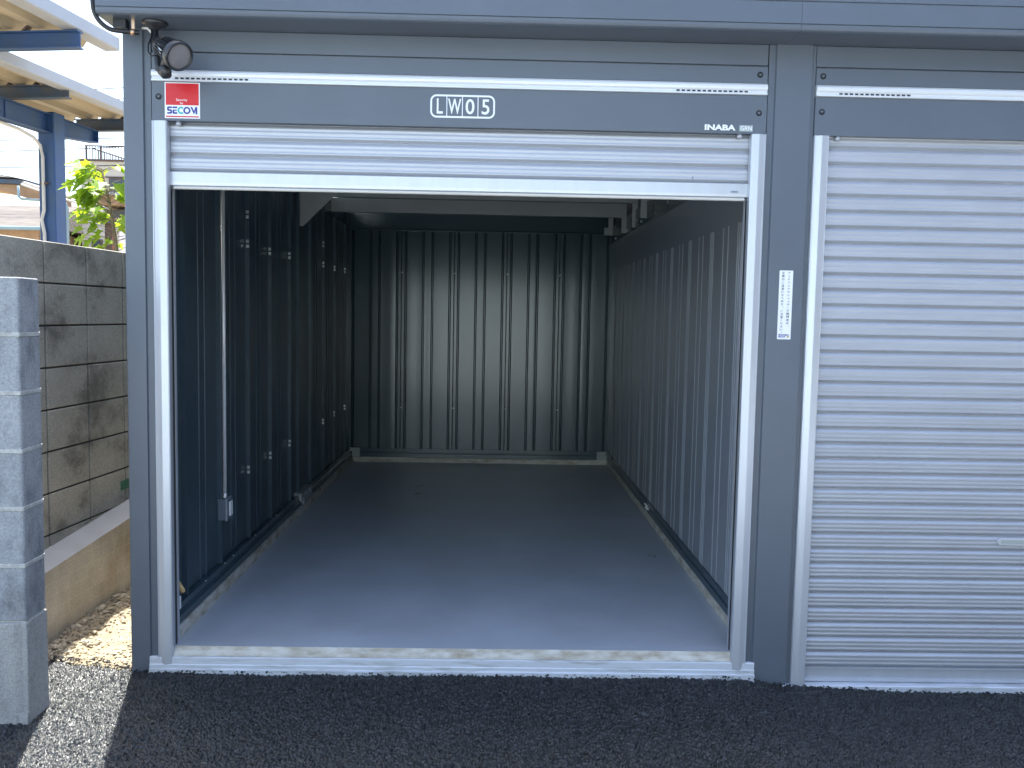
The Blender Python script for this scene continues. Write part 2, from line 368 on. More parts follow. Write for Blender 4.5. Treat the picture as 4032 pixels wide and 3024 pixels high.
def stone(x, y, z, s):
    R = Euler((random.uniform(-.5, .5), random.uniform(-.5, .5), random.uniform(0, 6.3))).to_matrix()
    sc = Vector((s*random.uniform(.8, 1.4), s*random.uniform(.7, 1.1), s*random.uniform(.4, .8)))
    vs = [g.bm.verts.new(Vector((x, y, z))+R @ Vector([v[k]*sc[k]*random.uniform(.75, 1.2) for k in range(3)])) for v in ico]
    for f in icf: g.bm.faces.new([vs[i] for i in f])
for i in range(4200):
    x = random.uniform(-.64, -.10); y = .05+3.0*random.random()**1.4
    if y < float(edge_y(x))+.01: continue
    near_wall = x < -.46+random.uniform(-.08, .05)
    s = random.choice((.003, .004, .005, .006, .008)) if not near_wall else random.choice((.005, .008, .010, .014, .018))
    stone(x+.084*y, y, grav_h(x, y)+s*.2, s)
for i in range(60):      # pale grit spilled along the asphalt edge
    x = random.uniform(-.6, -.12); y = float(edge_y(x))+random.uniform(-.02, .02)
    stone(x, y, .016, random.uniform(.003, .008))
kind(g.build('gravel', mstone), 'stuff')
g = MB()
for i in range(420):
    x = random.uniform(-.10, 4.3) if i < 300 else random.uniform(-.6, -.1)
    if i < 300:
        y = -.016-abs(random.gauss(0, .012)); s_ = random.choice((.0025, .003, .004, .005, .0065))
    else: y = float(edge_y(x))+random.uniform(-.015, .03); s_ = random.choice((.003, .005, .007))
    stone(x, y, float(gz(x))+.005+s_*.3+(.004 if i < 300 else 0), s_)
kind(g.build('loose_asphalt_grit', M['asphalt']), 'stuff')

# ------------------------------------------------------------------ garage building
garage = empty('garage_building', (1.3, 0, 0))
tag(garage, 'dark grey steel garage row with one bay open and the next bay shut', 'garage')
def gp(mb, name, m, parent=None, **k):
    o = mb.build(name, m, None, **k)
    p = parent if parent is not None else garage
    o.parent = p
    mw = Vector((0, 0, 0))
    q = p
    while q is not None: mw = mw+q.location; q = q.parent
    o.location = -mw
    return o
Y0 = 0.0; DEPTH = 4.93; TOPZ = 2.72
def post(x0, x1, rl, rr):
    """front post: raised middle face, small recessed flange on each side"""
    pts = [(x0, .10), (x0, .006)]
    if rl: pts += [(x0+rl, .006), (x0+rl+.004, -.004)]
    else: pts = [(x0, .10), (x0, -.001), (x0+.003, -.004)]
    if rr: pts += [(x1-rr-.004, -.004), (x1-rr, .006), (x1, .006), (x1, .10)]
    else: pts += [(x1, -.004), (x1, .10)]
    return MB().prism(pts, -.05, TOPZ-.002)
gp(post(-.114, -.003, 0, .026), 'corner_post', M['paint'])
gp(post(2.553, 2.750, .026, .014), 'dividing_post', M['paint'])
gp(post(5.300, 5.497, .026, .014), 'end_post', M['paint'])

def slat_profile(z0, z1, pitch, ytop=.036):
    """outer face of the slat curtain from the bottom (z0) up to z1"""
    prof = [(0.0, .004), (.03, .004), (.04, .0005), (.16, -.0080), (.20, -.0096), (.25, -.0100), (.31, -.0090), (.36, -.0086), (.42, -.0092), (.48, -.0100), (.53, -.0100), (.59, -.0090), (.64, -.0086), (.70, -.0092), (.76, -.0096), (.82, -.0086), (.91, -.0045), (.985, .0005), (1.0, .004)]
    pts = []; z = z0
    while z < z1-1e-4:
        for t, y in prof:
            zz = z+t*pitch
            if zz > z1: break
            if not pts or zz-pts[-1][1] > 1e-5: pts.append((ytop+y, zz))
        z += pitch
    return pts
def bay(X0, shut):
    """one garage bay: lintel, bright strip, guide rails, shutter, sill. X0 is the left edge of the opening frame"""
    A, B = X0+.001, X0+2.546
    lt = MB(); lt.box(A, B, .004, .05, 2.634, TOPZ-.003); lt.box(A, B, .016, .05, 2.626, 2.634); lt.box(A, B, 0, .05, 2.560, 2.626)
    gp(lt, 'lintel_panel', M['paint'])
    st = MB().prism([(.04, 2.510), (-.010, 2.510), (-.012, 2.5115), (-.012, 2.5165), (-.006, 2.5185), (-.005, 2.5265), (-.0075, 2.5275), (-.011, 2.533), (-.0125, 2.541), (-.011, 2.549), (-.006, 2.556), (-.001, 2.5585), (.04, 2.5585)], A+.001, B-.001, 'x')
    s_ = gp(st, 'aluminium_strip', M['strip'])
    for q, vx in enumerate((X0+.098, X0+2.165)):
        vt = MB()
        for k in range(14): vt.box(vx+k*.0219, vx+k*.0219+.0135, -.0072, -.004, 2.5195, 2.5255)
        gp(vt, 'vent_slots', M['paint_dark'], s_)
    lo = MB(); lo.box(A, B, -.003, .03, 2.352, 2.5095)
    lp = gp(lo, 'lintel_cover', M['paint'])
    for bx, bz in ((X0+.029, 2.448), (X0+2.514, 2.437), (X0+.029, 2.594), (X0+2.514, 2.594)):
        yy = -.003 if bz < 2.5 else 0
        Mx = Matrix.Translation((bx, yy, bz)) @ Matrix.Rotation(rad(90), 4, 'X')
        b1 = MB().lathe([(0, 0), (.0125, 0), (.0125, .0012), (.0085, .0016), (.0080, -.001)], Mx, 24)
        bo = gp(b1, 'bolt', M['black'], lp)
        b2 = MB().lathe([(.0062, -.001), (.0062, .003), (.0045, .0042), (0, .0042)], Mx, 6)
        gp(b2, 'bolt_head', M['paint'], lp)
    # small drain stubs hanging under the cover
    for dx_ in (X0+.105, X0+2.44):
        gp(MB().lathe([(0, 0), (.0105, 0), (.0120, -.018), (0, -.018)], Matrix.Translation((dx_, .012, 2.352)), 14), 'drain_stub', M['shutter'], lp)
    zb = .088 if not shut else -.007
    # guide rails with the shutter slot
    for side in (0, 1):
        P = [(0, .075), (0, -.006), (.0015, -.010), (.005, -.0105), (.007, -.0075), (.026, -.013), (.031, -.014), (.058, -.0115), (.062, -.009), (.0635, -.004), (.0635, .022), (.040, .022), (.040, .052), (.0635, .052), (.0635, .075)]
        if side: pts = [(X0+2.548-x, y) for x, y in P]
        else: pts = [(X0+.0005+x, y) for x, y in P]
        gr = gp(MB().prism(pts, .0335 if not shut else -.0145, 2.350), 'guide_rail', M['alu'])
        bx0 = X0+.041 if side == 0 else X0+2.548-.0622
        if not shut: gp(MB().box(bx0, bx0+.0212, .0225, .0515, .09, 2.08), 'slot_shade', M['black'], gr)  # black box fills the rail slot to stand in for its shade
    # shutter
    if shut: z_bot = zb-.005; bh = .066
    else: z_bot = 2.086; bh = .066
    pts = slat_profile(z_bot+bh, 2.45, .0662)
    pts = pts+[(.048, pts[-1][1]), (.048, z_bot+bh)]
    sh = empty('roller_shutter', (1.3+X0-1.3, 0, 1)); sh.parent = garage; sh.location = (X0, 0, 1)
    gp(MB().prism(pts, X0+.046, X0+2.502, 'x'), 'slats', M['shutter'], sh)
    if shut:
        bb = MB().prism([(.05, z_bot), (.026, z_bot), (.024, z_bot+.004), (.024, z_bot+.012), (.029, z_bot+.013), (.028, z_bot+.022), (.0275, z_bot+bh-.008), (.022, z_bot+bh-.006), (.022, z_bot+bh-.001), (.05, z_bot+bh-.001)], X0+.048, X0+2.500, 'x')
    else:
        bb = MB().prism([(.05, z_bot+.006), (.026, z_bot+.006), (.0235, z_bot+.009), (.022, z_bot+.020), (.022, z_bot+bh-.004), (.026, z_bot+bh-.001), (.05, z_bot+bh-.001)], X0+.048, X0+2.500, 'x')
    gp(bb, 'bottom_bar', M['alu'], sh)
    if not shut:
        gp(MB().prism([(2.254, 2.176), (2.2565, 2.176), (2.2535, 2.166), (2.257, 2.160), (2.2515, 2.166)], .0240, .0252, 'y'), 'scratch', M['ink'], sh)
        ring = [(.032+.007*math.cos(a), z_bot-.001+.007*math.sin(a)) for a in [2*math.pi*k/12 for k in range(12)]]
        gp(MB().prism(ring, X0+.075, X0+2.475, 'x'), 'rubber_seal', M['pipe'], sh)
    else:
        # recessed pull handle, left end seen at the frame's edge
        hx0, hx1, hz = X0+.895, X0+1.05, .628
        f = MB()
        outer = [(hx0+.014+.014*math.cos(a), hz+.0165*math.sin(a)) for a in [rad(90+180*k/10) for k in range(11)]]+[(hx1-.014+.014*math.cos(a), hz+.0165*math.sin(a)) for a in [rad(-90+180*k/10) for k in range(11)]]
        f.prism(outer, .018, .030, 'y')
        hd = gp(f, 'handle', M['alu'], sh, bevel=.0015)
        gp(MB().box(hx0+.016, hx1-.016, .0172, .0178, hz-.008, hz+.008), 'handle_recess', M['tag_grey'], sh)
    # aluminium sill on a raw concrete nosing
    zt = .082 if X0 < 1 else -.015
    zl = .004 if X0 < 1 else -.055
    lip = float(gz(X0+1.0))+.006 if not shut else -.055
    gp(MB().prism(([(.075, zt), (-.006, zt), (-.010, zt-.003), (-.011, zt-.030), (-.014, zt-.034), (-.014, lip+.014), (-.022, lip+.010), (-.022, lip-.04), (.075, lip-.04)] if not shut else [(.075, zt), (-.010, zt), (-.014, zt-.003), (-.014, -.12), (.075, -.12)]), X0-.036, X0+2.586, 'x'), 'sill', M['alu_worn'])
bay(0.002, False)
bay(2.751, True)

# floor and concrete nosing
fl = MB(); fl.box(.056, 2.556, .022, 4.884, .02, .120); gp(fl, 'floor_slab', M['floor'])
gp(MB().prism([(.0765, .02), (.0765, .05), (.0765, .05)][:1]+[(.0005, .0835), (.004, .092), (.012, .1005), (.0215, .1195), (.0215, .02)], .062, 2.490, 'x'), 'nosing', M['concrete'])
cb = MB()
cb.box(-.02, .0555, .045, 4.925, .02, .172); cb.box(2.5565, 2.62, .045, 4.925, .02, .168); cb.box(.0555, 2.5565, 4.885, 4.925, .02, .166)
gp(cb, 'kerb', M['concrete'], bevel=.003)

# interior shell: ribbed panels
def groove(c, s, d=.004, wd=.005):      # V groove at position c; s = sign of "into the wall"
    return [(c-wd, 0), (c-wd*.35, s*d), (c+wd*.35, s*d), (c+wd, 0)]
XL, XR, YB = 0.0, 2.572, 4.93
# left wall: grooves and standing seams, outer face x=-.108
seams = [.30, .82, 1.36, 1.86, 2.39, 2.64, 3.06, 3.59, 4.10, 4.64]
mids = [.592, 1.103, 1.623, 2.141, 3.33, 3.85, 4.36]
prof = []
ev = [(s, 's') for s in seams]+[(m_-.045, 'g') for m_ in mids]+[(m_+.045, 'g') for m_ in mids]
for p_, k_ in sorted(ev):
    if k_ == 's': prof += [(XL, p_), (XL+.024, p_), (XL+.024, p_+.014), (XL+.006, p_+.02), (XL+.006, p_+.07), (XL, p_+.074)]
    else: prof += [(XL, p_-.006), (XL+.0045, p_-.002), (XL+.0045, p_+.002), (XL, p_+.006)]
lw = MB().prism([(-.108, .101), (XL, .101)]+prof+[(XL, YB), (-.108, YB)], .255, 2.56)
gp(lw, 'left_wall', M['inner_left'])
gp(MB().box(-.1085, -.03, .101, YB, -.05, .254), 'left_plinth', M['paint'])
# right wall with paired and tripled grooves
rp_ = []
j = .422
gl = []
while j < 4.9: gl += [j-.031, j, j+.031]; j += .532
j = .422+.266-.013
while j < 4.9: gl += [j-.048, j+.048]; j += .532
for p_ in sorted(gl):
    if p_ > 4.88: continue
    rp_ += [(XR, p_-.0042), (XR-.0032, p_-.001), (XR-.0032, p_+.001), (XR, p_+.0042)]
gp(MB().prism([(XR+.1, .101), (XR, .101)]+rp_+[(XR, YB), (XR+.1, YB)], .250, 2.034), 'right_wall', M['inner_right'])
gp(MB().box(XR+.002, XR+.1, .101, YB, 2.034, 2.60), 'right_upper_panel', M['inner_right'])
# back wall
bp_ = []
rb = random.Random(3)
bl = []
for k in range(6):
    c = 0.0+.5124*k
    for q in (c-.042, c, c+.042, c+.256-.044, c+.256+.044):
        if .02 < q < 2.55: bl.append((q, abs(q-c) < .001))
last = 0.0
for q, thin in sorted(bl):
    g0, g1 = last, q-.0125
    if g1-g0 > .06:      # the wide flats bow and twist a little, as pressed sheet does
        a1 = rb.uniform(-.0004, .0012); a2 = rb.uniform(-.0005, .0005)
        for k in range(1, 12):
            t = k/12; bp_.append((g0+(g1-g0)*t, YB-a1*math.sin(math.pi*t)-a2*math.sin(2*math.pi*t)))
    last = q+.0125
    if thin: bp_ += [(q-.0045, YB), (q, YB+.008), (q+.0045, YB)]
    else: bp_ += [(q-.0125, YB), (q-.0075, YB+.008), (q-.0025, YB-.002), (q+.0025, YB-.002), (q+.0075, YB+.008), (q+.0125, YB)]
gp(MB().prism([(-.108, YB+.1), (-.108, YB+.0005), (0.0, YB+.0005)]+bp_+[(XR+.1, YB), (XR+.1, YB+.1)], .0, 2.385), 'back_wall', M['inner'])
gp(MB().box(-.108, XR+.1, YB+.012, YB+.1, 2.386, 2.66), 'back_upper_panel', M['inner'])
# two-step base channels and top channel
ch = MB()
ch.prism([(XL-.02, .173), (.044, .173), (.044, .208), (.036, .212), (.036, .218), (.030, .222), (.030, .252), (XL-.02, .252)], .10, 4.885, 'y')
ch.prism([(2.62, .169), (2.560, .169), (2.560, .205), (2.566, .209), (2.566, .248), (2.62, .248)], .10, 4.885, 'y')
ch.prism([(4.928, .167), (4.890, .167), (4.890, .205), (4.898, .208), (4.898, .214), (4.892, .218), (4.892, .252), (4.928, .252)], .046, 2.556, 'x')
gp(ch, 'base_channel', M['inner'])
tch = MB().prism([(4.93, 2.372), (4.912, 2.372), (4.912, 2.385), (4.918, 2.388), (4.912, 2.392), (4.912, 2.402), (4.94, 2.402)], .0, 2.57, 'x')
gp(tch, 'top_channel', M['inner'])
# right girder, left girder
gp(MB().box(XR-.030, XR+.001, .3, 4.92, 2.285, 2.44), 'side_girder', M['inner'])
gp(MB().box(.0, .02, 3.0, 4.92, 2.40, 2.52), 'side_girder', M['inner'])
# roof deck, ceiling
gp(MB().box(-.108, 5.49, .051, YB+.1, 2.665, 2.70), 'ceiling', M['inner'])
rf = MB().prism([(-.155, 2.7205), (.05, 2.7205), (5.06, 2.7205), (5.06, 3.02), (-.155, 2.93)], -.13, 5.52, 'x'); gp(rf, 'roof', M['paint'])
gp(MB().box(-.02, 2.60, .052, .075, 2.36, 2.664), 'header_back', M['inner'])
# cross beams
def beam(y, x0, x1, z0, z1):
    gp(MB().prism([(y, z0), (y+.05, z0), (y+.05, z0+.004), (y+.004, z0+.004), (y+.004, z1), (y, z1)], x0, x1, 'x'), 'roof_beam', M['inner_grey'])
beam(3.90, .016, 2.541, 2.432, 2.547)
beam(3.40, .058, 2.560, 2.493, 2.663)
beam(2.78, .02, 2.556, 2.560, 2.663)
beam(1.6, .02, 2.556, 2.575, 2.663)
gs = MB().prism([(.004, 2.195), (.030, 2.195), (.50, 2.664), (.004, 2.664)], 2.755, 2.765, 'y'); gp(gs, 'gusset_plate', M['inner_grey'])
# hangers standing on the right girder
for (hx, hy, hz1) in ((2.50, 3.905, 2.43), (2.515, 3.41, 2.49), (2.47, 2.72, 2.66), (2.50, 4.80, 2.55)):
    gp(MB().prism([(hx, hy), (hx+.045, hy), (hx+.045, hy+.04), (hx+.041, hy+.04), (hx+.041, hy+.004), (hx, hy+.004)], 2.30 if hy != 4.80 else 2.36, hz1), 'hanger', M['inner_grey'])
gp(MB().box(2.46, 2.54, 4.79, 4.797, 2.36, 2.43), 'splice_plate', M['inner_grey'])
for bx, by, bz in ((2.541, 4.55, 2.31), (2.541, 3.85, 2.315), (2.541, 3.1, 2.315), (2.541, 2.5, 2.315), (2.541, 3.3, 2.345), (2.541, 2.05, 2.33)):
    gp(MB().lathe([(0, 0), (.010, 0), (.010, .007), (0, .009)], Matrix.Translation((bx, by, bz)) @ Matrix.Rotation(rad(-90), 4, 'Y'), 6), 'bolt', M['zinc'])
# seam clips on the left wall
for cy, zs in ((1.36, (2.12, 1.955, .657)), (1.86, (1.948, .661)), (2.39, (1.957, .662)), (3.59, (2.129, 1.964, .670)), (4.10, (1.961, .677)), (4.64, (1.968, .677))):
    for z in zs:
        c_ = MB()
        for dz in (-.013, .015):
            c_.box(.007, .023, cy-.007, cy-.0005, z+dz-.010, z+dz+.009)
        gp(c_, 'seam_clip', M['zinc'], bevel=.002)
# small joint screws of the back wall
for k in range(1, 6):
    x_ = .5124*k
    for z in (1.975, .655):
        if x_ < 2.5: gp(MB().lathe([(0, 0), (.006, 0), (.006, .003), (0, .005)], Matrix.Translation((x_+.006, YB-.001, z)) @ Matrix.Rotation(rad(90), 4, 'X'), 10), 'screw', M['zinc'])
for sy in (.52, .83, .98, 1.42, 1.94, 2.9):
    gp(MB().lathe([(0, 0), (.005, 0), (.005, .003), (0, .004)], Matrix.Translation((.036, sy, .2535)), 10), 'screw', M['zinc'])
# base brackets
def bracket(mb, name='base_bracket'): gp(mb, name, M['inner_grey'])
b = MB(); b.box(.031, .052, 2.60, 2.95, .205, .262); b.box(.045, .060, 2.66, 2.95, .171, .205); b.box(.0, .031, 2.58, 2.95, .253, .268)
bracket(b)
for y_, z_ in ((2.66, .215), (2.70, .245), (2.78, .235), (2.86, .25), (2.90, .225)):
    gp(MB().lathe([(0, 0), (.006, 0), (.006, .005), (0, .006)], Matrix.Translation((.052, y_, z_)) @ Matrix.Rotation(rad(90), 4, 'Y'), 8), 'bracket_bolt', M['zinc'])
b = MB(); b.box(.028, .125, 4.872, 4.8885, .222, .2575); b.box(.050, .125, 4.870, 4.8885, .171, .221); bracket(b)
b = MB(); b.box(2.455, 2.545, 4.872, 4.8885, .214, .2535); b.box(2.455, 2.552, 4.870, 4.8885, .169, .2125); b.box(2.553, 2.5595, 4.62, 4.885, .171, .252); bracket(b)
for k in range(4): gp(MB().box(2.549, 2.5598, 2.55+k*.03, 2.562+k*.03, .190+(k % 2)*.02, .20+(k % 2)*.02), 'rivet', M['zinc'])
# jambs behind the rails
gp(MB().box(-.02, .030, .0765, .0995, .121, 2.36), 'jamb', M['inner'])
gp(MB().box(2.512, 2.60, .0765, .0995, .121, 2.36), 'jamb', M['inner_grey'])
gp(MB().box(2.553, 2.571, .100, .24, .250, 2.60), 'jamb', M['paint'])
# second bay body: dark void closed off behind its shutter
sb = MB(); sb.box(5.39, 5.49, .101, YB+.1, -.05, 2.664); sb.box(XR+.101, 5.389, YB, YB+.1, -.05, 2.664); sb.box(2.76, 5.38, .08, 4.9, -.05, .1)
gp(sb, 'outer_wall', M['paint'])

# eave fascia (gutter box) with horizontal seams and rounded lower edge
def fascia(x0, x1):
    P = [(-.155, 2.99), (-.182, 2.99), (-.182, 2.834), (-.176, 2.833), (-.176, 2.8305), (-.180, 2.8295), (-.180, 2.7475), (-.174, 2.7465), (-.174, 2.7440), (-.179, 2.7430), (-.1785, 2.733), (-.174, 2.7245), (-.166, 2.7200), (-.150, 2.7185), (.002, 2.7185), (.002, 2.7200), (-.140, 2.7204), (-.155, 2.7204)]
    return MB().prism(P, x0, x1, 'x')
gp(fascia(-.145, 2.6198), 'eave_fascia', M['paint'])
gp(fascia(2.6210, 5.53), 'eave_fascia', M['paint'])
gp(MB().prism([(-.1755, 2.99), (-.1755, 2.736), (-.170, 2.726), (-.160, 2.7225), (.05, 2.7225), (.05, 2.99)], -.1465, -.1452, 'x'), 'fascia_end', M['paint'])

# ------------------------------------------------------------------ signs on the garage
YF = -.0034      # just proud of the lintel cover
def sign(name, label, cat, x, z):
    e = empty(name, (x, YF, z)); tag(e, label, cat); return e
def sp(mb, name, m, par): 
    o = mb.build(name, m, par); o.location = -par.location; return o
# unit number frame
s = sign('unit_number_sign', 'white outlined unit number LW05 above the open shutter', 'sign', 1.28, 2.39)
fr = MB()
x0, x1, z0, z1 = 1.147, 1.415, 2.389, 2.483; r_ = .026; th = .0075
def rr(x0, x1, z0, z1, r, n=8):
    p = []
    for cx_, cz_, a0 in ((x1-r, z1-r, 0), (x0+r, z1-r, 90), (x0+r, z0+r, 180), (x1-r, z0+r, 270)):
        for k in range(n+1):
            a = rad(a0+90*k/n); p.append((cx_+r*math.cos(a), cz_+r*math.sin(a)))
    return p
O = rr(x0, x1, z0, z1, r_); I = rr(x0+th, x1-th, z0+th, z1-th, r_-th)
vo = [fr.bm.verts.new((p[0], YF, p[1])) for p in O]; vi = [fr.bm.verts.new((p[0], YF, p[1])) for p in I]
for k in range(len(O)):
    q = (k+1) % len(O); fr.bm.faces.new((vo[k], vo[q], vi[q], vi[k]))
for xx in (1.2155, 1.280, 1.3445): fr.box(xx-.0018, xx+.0018, YF-.0002, YF+.0002, z0+th-.001, z1-th+.001)
sp(fr, 'frame', M['letter_white'], s)
for ch_, a, b_2 in (('L', 1.174, 1.199), ('W', 1.2205, 1.275), ('0', 1.293, 1.330), ('5', 1.360, 1.392)):
    l_ = MB(); lettering(l_, ch_, a, b_2, 2.405, 2.467, YF-.0004, bold=.012); sp(l_, 'character', M['letter_white'], s)
# security sticker
s = sign('security_sticker', 'square red and white security company sticker under the lamp', 'sticker', .127, 2.36)
sp(MB().box(.056, .200, YF-.0006, YF+.0004, 2.362, 2.5065), 'backing', M['white'], s)
sp(MB().box(.0605, .1955, YF-.0012, YF-.0008, 2.415, 2.5025), 'red_field', M['red'], s)
sp(MB().box(.0605, .1955, YF-.0012, YF-.0008, 2.3665, 2.3715), 'red_bar', M['red'], s)
l_ = MB(); lettering(l_, 'Security', .103, .149, 2.428, 2.4415, YF-.0016, .004); lettering(l_, 'by', .1195, .132, 2.4165, 2.4275, YF-.0016, .004); sp(l_, 'white_words', M['white'], s)
def logo(par):
    m_ = .3940+2.0; h = .0296; zA, zB = m_-h/2, m_+h/2; t = .0068; y = YF-.0014
    def bar(nv, a, b, c, d): nv.box(a, b, y-.0002, y, c, d)
    a, b = .0657, .0858; S = MB()
    S.prism([(b, zB-t), (b, zB), (a+.004, zB), (a, zB-.004), (a, m_-t/2+.004), (a+.004, m_-t/2), (b-t, m_-t/2), (b-t, zA+t), (a, zA+t), (a, zA), (b-.004, zA), (b, zA+.004), (b, m_+t/2-.004), (b-.004, m_+t/2), (a+t, m_+t/2), (a+t, zB-t)], y-.0002, y, 'y')
    sp(S, 'letter', M['navy'], par)
    a, b = .0880, .1070; Ee = MB()
    Ee.prism([(a, zB), (a, zB-t), (b, zB-t), (b, zB)], y-.0002, y, 'y')
    Ee.prism([(a, m_+t/2-.001), (b-.002, m_+t/2-.001), (b-.002, m_-t/2+.001), (a+t, m_-t/2+.001), (a+t, zA+t), (b, zA+t), (b, zA), (a+.003, zA), (a, zA+.003)], y-.0002, y, 'y')
    sp(Ee, 'letter', M['navy'], par)
    def ring(mb, cx, r0, r1, a0, a1, n=28):
        prev = None
        for k in range(n+1):
            an = rad(a0+(a1-a0)*k/n)
            p = (mb.bm.verts.new((cx+r0*math.cos(an), y, m_+r0*math.sin(an))), mb.bm.verts.new((cx+r1*math.cos(an), y, m_+r1*math.sin(an))))
            if prev: mb.bm.faces.new((prev[0], prev[1], p[1], p[0]))
            prev = p
        return mb
    sp(ring(MB(), .1466, .0082, .0148, 0, 360), 'letter', M['navy'], par)
    sp(ring(MB(), .1232, .0082, .0148, 48, 312), 'letter', M['teal'], par)
    a, b = .1610, .1888
    sp(MB().prism([(a, zB), (a+.007, zB), (a+.0145, zA+.012), (b-t-.0005, zB), (b, zB), (b, zA), (b-t, zA), (b-t, zA+.016), (a+.0160, zA+.002), (a+.0125, zA+.002)], y-.0002, y, 'y'), 'letter', M['navy'], par)
logo(s)
# maker's plate
s = sign('maker_nameplate', 'small chrome maker name with grey tag at the lintel cover corner', 'nameplate', 2.35, 2.36)
l_ = MB(); lettering(l_, 'INABA', 2.290, 2.420, 2.3625, 2.3865, YF-.003, bold=.045); sp(l_, 'raised_name', M['white'], s)
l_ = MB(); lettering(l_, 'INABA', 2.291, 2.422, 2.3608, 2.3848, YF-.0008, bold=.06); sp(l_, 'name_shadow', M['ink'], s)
sp(MB().box(2.436, 2.492, YF-.0008, YF, 2.361, 2.386), 'grey_tag', M['tag_grey'], s)
l_ = MB(); lettering(l_, 'GRN', 2.4405, 2.488, 2.3645, 2.3825, YF-.0012, bold=.006); sp(l_, 'tag_letters', M['white'], s)
# tiny label on the bottom bar
s = empty('shutter_label', (2.43, .0212, 2.11)); tag(s, 'tiny oval maker label on the raised shutter bottom bar', 'label')
sp(MB().prism(rr(2.415, 2.450, 2.110, 2.1195, .0045), .0210, .0218, 'y'), 'oval', M['tag_grey'], s)
l_ = MB(); lettering(l_, 'SANWA', 2.420, 2.445, 2.1125, 2.117, .0206, bold=.03); sp(l_, 'words', M['navy'], s)
# vertical notice on the dividing post
s = empty('notice_sticker', (2.66, -.004, 1.497)); tag(s, 'tall narrow white notice with vertical Japanese text on the dividing post', 'sticker')
yn = -.0046
sp(MB().prism(rr(2.630, 2.688, 1.497, 1.788, .002, 3), yn, -.0042, 'y'), 'backing', M['white'], s)
tx = MB()
def vert(txt, xc, ztop, step, hw):
    z = ztop
    for c_ in txt:
        if c_ == 'ー': tx.box(xc-.0006, xc+.0006, yn-.0004, yn-.0002, z-step*.9, z-step*.15)
        elif c_ in '。、': lettering(tx, c_, xc+hw*.35, xc+hw, z-step*.45, z-step*.12, yn-.0003, bold=.01)
        elif c_ in 'ャッ': lettering(tx, c_, xc-hw*.5, xc+hw*.8, z-step*.9, z-step*.25, yn-.0003, bold=.012)
        else:
            hs = .86 if ord(c_) > 0x4e00 else .76
            ww = {'く': .55, 'リ': .6, 'り': .6, 'ド': .7, 'イ': .75}.get(c_, 1.0)
            lettering(tx, c_, xc-hw*ww, xc+hw*ww, z-step*hs-.0006, z-step*(1-hs)*.5, yn-.0003, bold=.012)
        z -= step
vert('アイドリングやシャッターの開閉音は、', 2.6715, 1.783, .01318, .0058)
vert('近隣のご迷惑になります。', 2.6460, 1.783, .01318, .0058)
vert('ご注意ください。', 2.6460, 1.6235, .01318, .0058)
sp(tx, 'notice_text', M['ink'], s)
l_ = MB(); lettering(l_, 'INABA', 2.636, 2.6815, 1.5125, 1.5195, yn-.0004, bold=.05); lettering(l_, 'BOX', 2.636, 2.667, 1.5045, 1.5112, yn-.0004, bold=.05); sp(l_, 'blue_name', M['navy'], s)
l_ = MB().prism([(2.670, 1.511), (2.682, 1.511), (2.680, 1.505), (2.674, 1.5045)], yn-.0005, yn-.0003, 'y'); sp(l_, 'small_emblem', M['tan'], s)

# ------------------------------------------------------------------ flood lamp under the eave
lamp = empty('flood_lamp', (.10, -.12, 2.55)); tag(lamp, 'black finned spot lamp on an arm under the left eave corner', 'lamp')
def lp_(mb, name, m, **k): o = mb.build(name, m, lamp, **k); o.location = -lamp.location; return o
base_c = Vector((.050, -.085, 2.718))
lp_(MB().lathe([(0, 0), (.048, 0), (.050, -.004), (.040, -.016), (.018, -.024), (.012, -.034), (0, -.034)], Matrix.Translation(base_c), 32), 'ceiling_rose', M['black_metal'])
lens_c = Vector((.190, -.215, 2.553)); dirv = Vector((.73, -.55, -.50)).normalized()
Q = dirv.to_track_quat('Z', 'Y').to_matrix().to_4x4()
Ml = Matrix.Translation(lens_c) @ Q @ Matrix.Diagonal((.86, .86, 1.0, 1))
hd = lp_(MB().lathe([(0, -.150), (.026, -.150), (.032, -.145), (.036, -.08), (.040, -.040), (.060, -.030), (.0665, -.020), (.0670, .004), (.0640, .008), (.0570, .009), (.0555, .002), (.0555, -.004), (0, -.004)], Ml, 48), 'lamp_head', M['black_metal'])
fins = MB()
for k in range(22):
    R_ = Ml @ Matrix.Rotation(2*math.pi*k/22, 4, 'Z')
    fins.prism([(.024, -.125), (.046, -.118), (.0615, -.034), (.030, -.034)], -.0011, .0011, 'y', M=R_)
lp_(fins, 'cooling_fins', M['black_metal'])
lens = MB().lathe([(.0557, .0012), (.045, .0035), (.025, .0055), (0, .0062)], Ml, 40); lp_(lens, 'lens', M['lens'])
kn = Vector((.108, -.135, 2.515))
tail = lens_c-dirv*.075
arm = MB(); arm.tube([base_c+Vector((0, 0, -.03)), base_c+Vector((.004, -.004, -.09)), (.066, -.100, 2.545), (.082, -.115, 2.518)], [.013, .014, .014, .012], 12)
arm.tube([(.082, -.115, 2.520), kn], .015, 12)
lp_(arm, 'arm', M['black_metal'])
kk = MB(); kk.lathe([(0, -.028), (.014, -.026), (.022, -.016), (.024, 0), (.022, .016), (.014, .024), (0, .026)], Matrix.Translation(kn) @ Matrix.Rotation(rad(20), 4, 'X'), 24)
kk.tube([kn+Vector((0, 0, .01)), kn+Vector((.004, -.002, .04)), tail+Vector((0, 0, -.01))], [.020, .018, .015], 12)
lp_(kk, 'knuckle', M['black_metal'])
lp_(MB().lathe([(0, -.003), (.006, -.003), (.006, .03), (0, .032)], Matrix.Translation(kn+Vector((-.03, -.012, .004))) @ Matrix.Rotation(rad(90), 4, 'Y'), 12), 'screw', M['black_metal'])
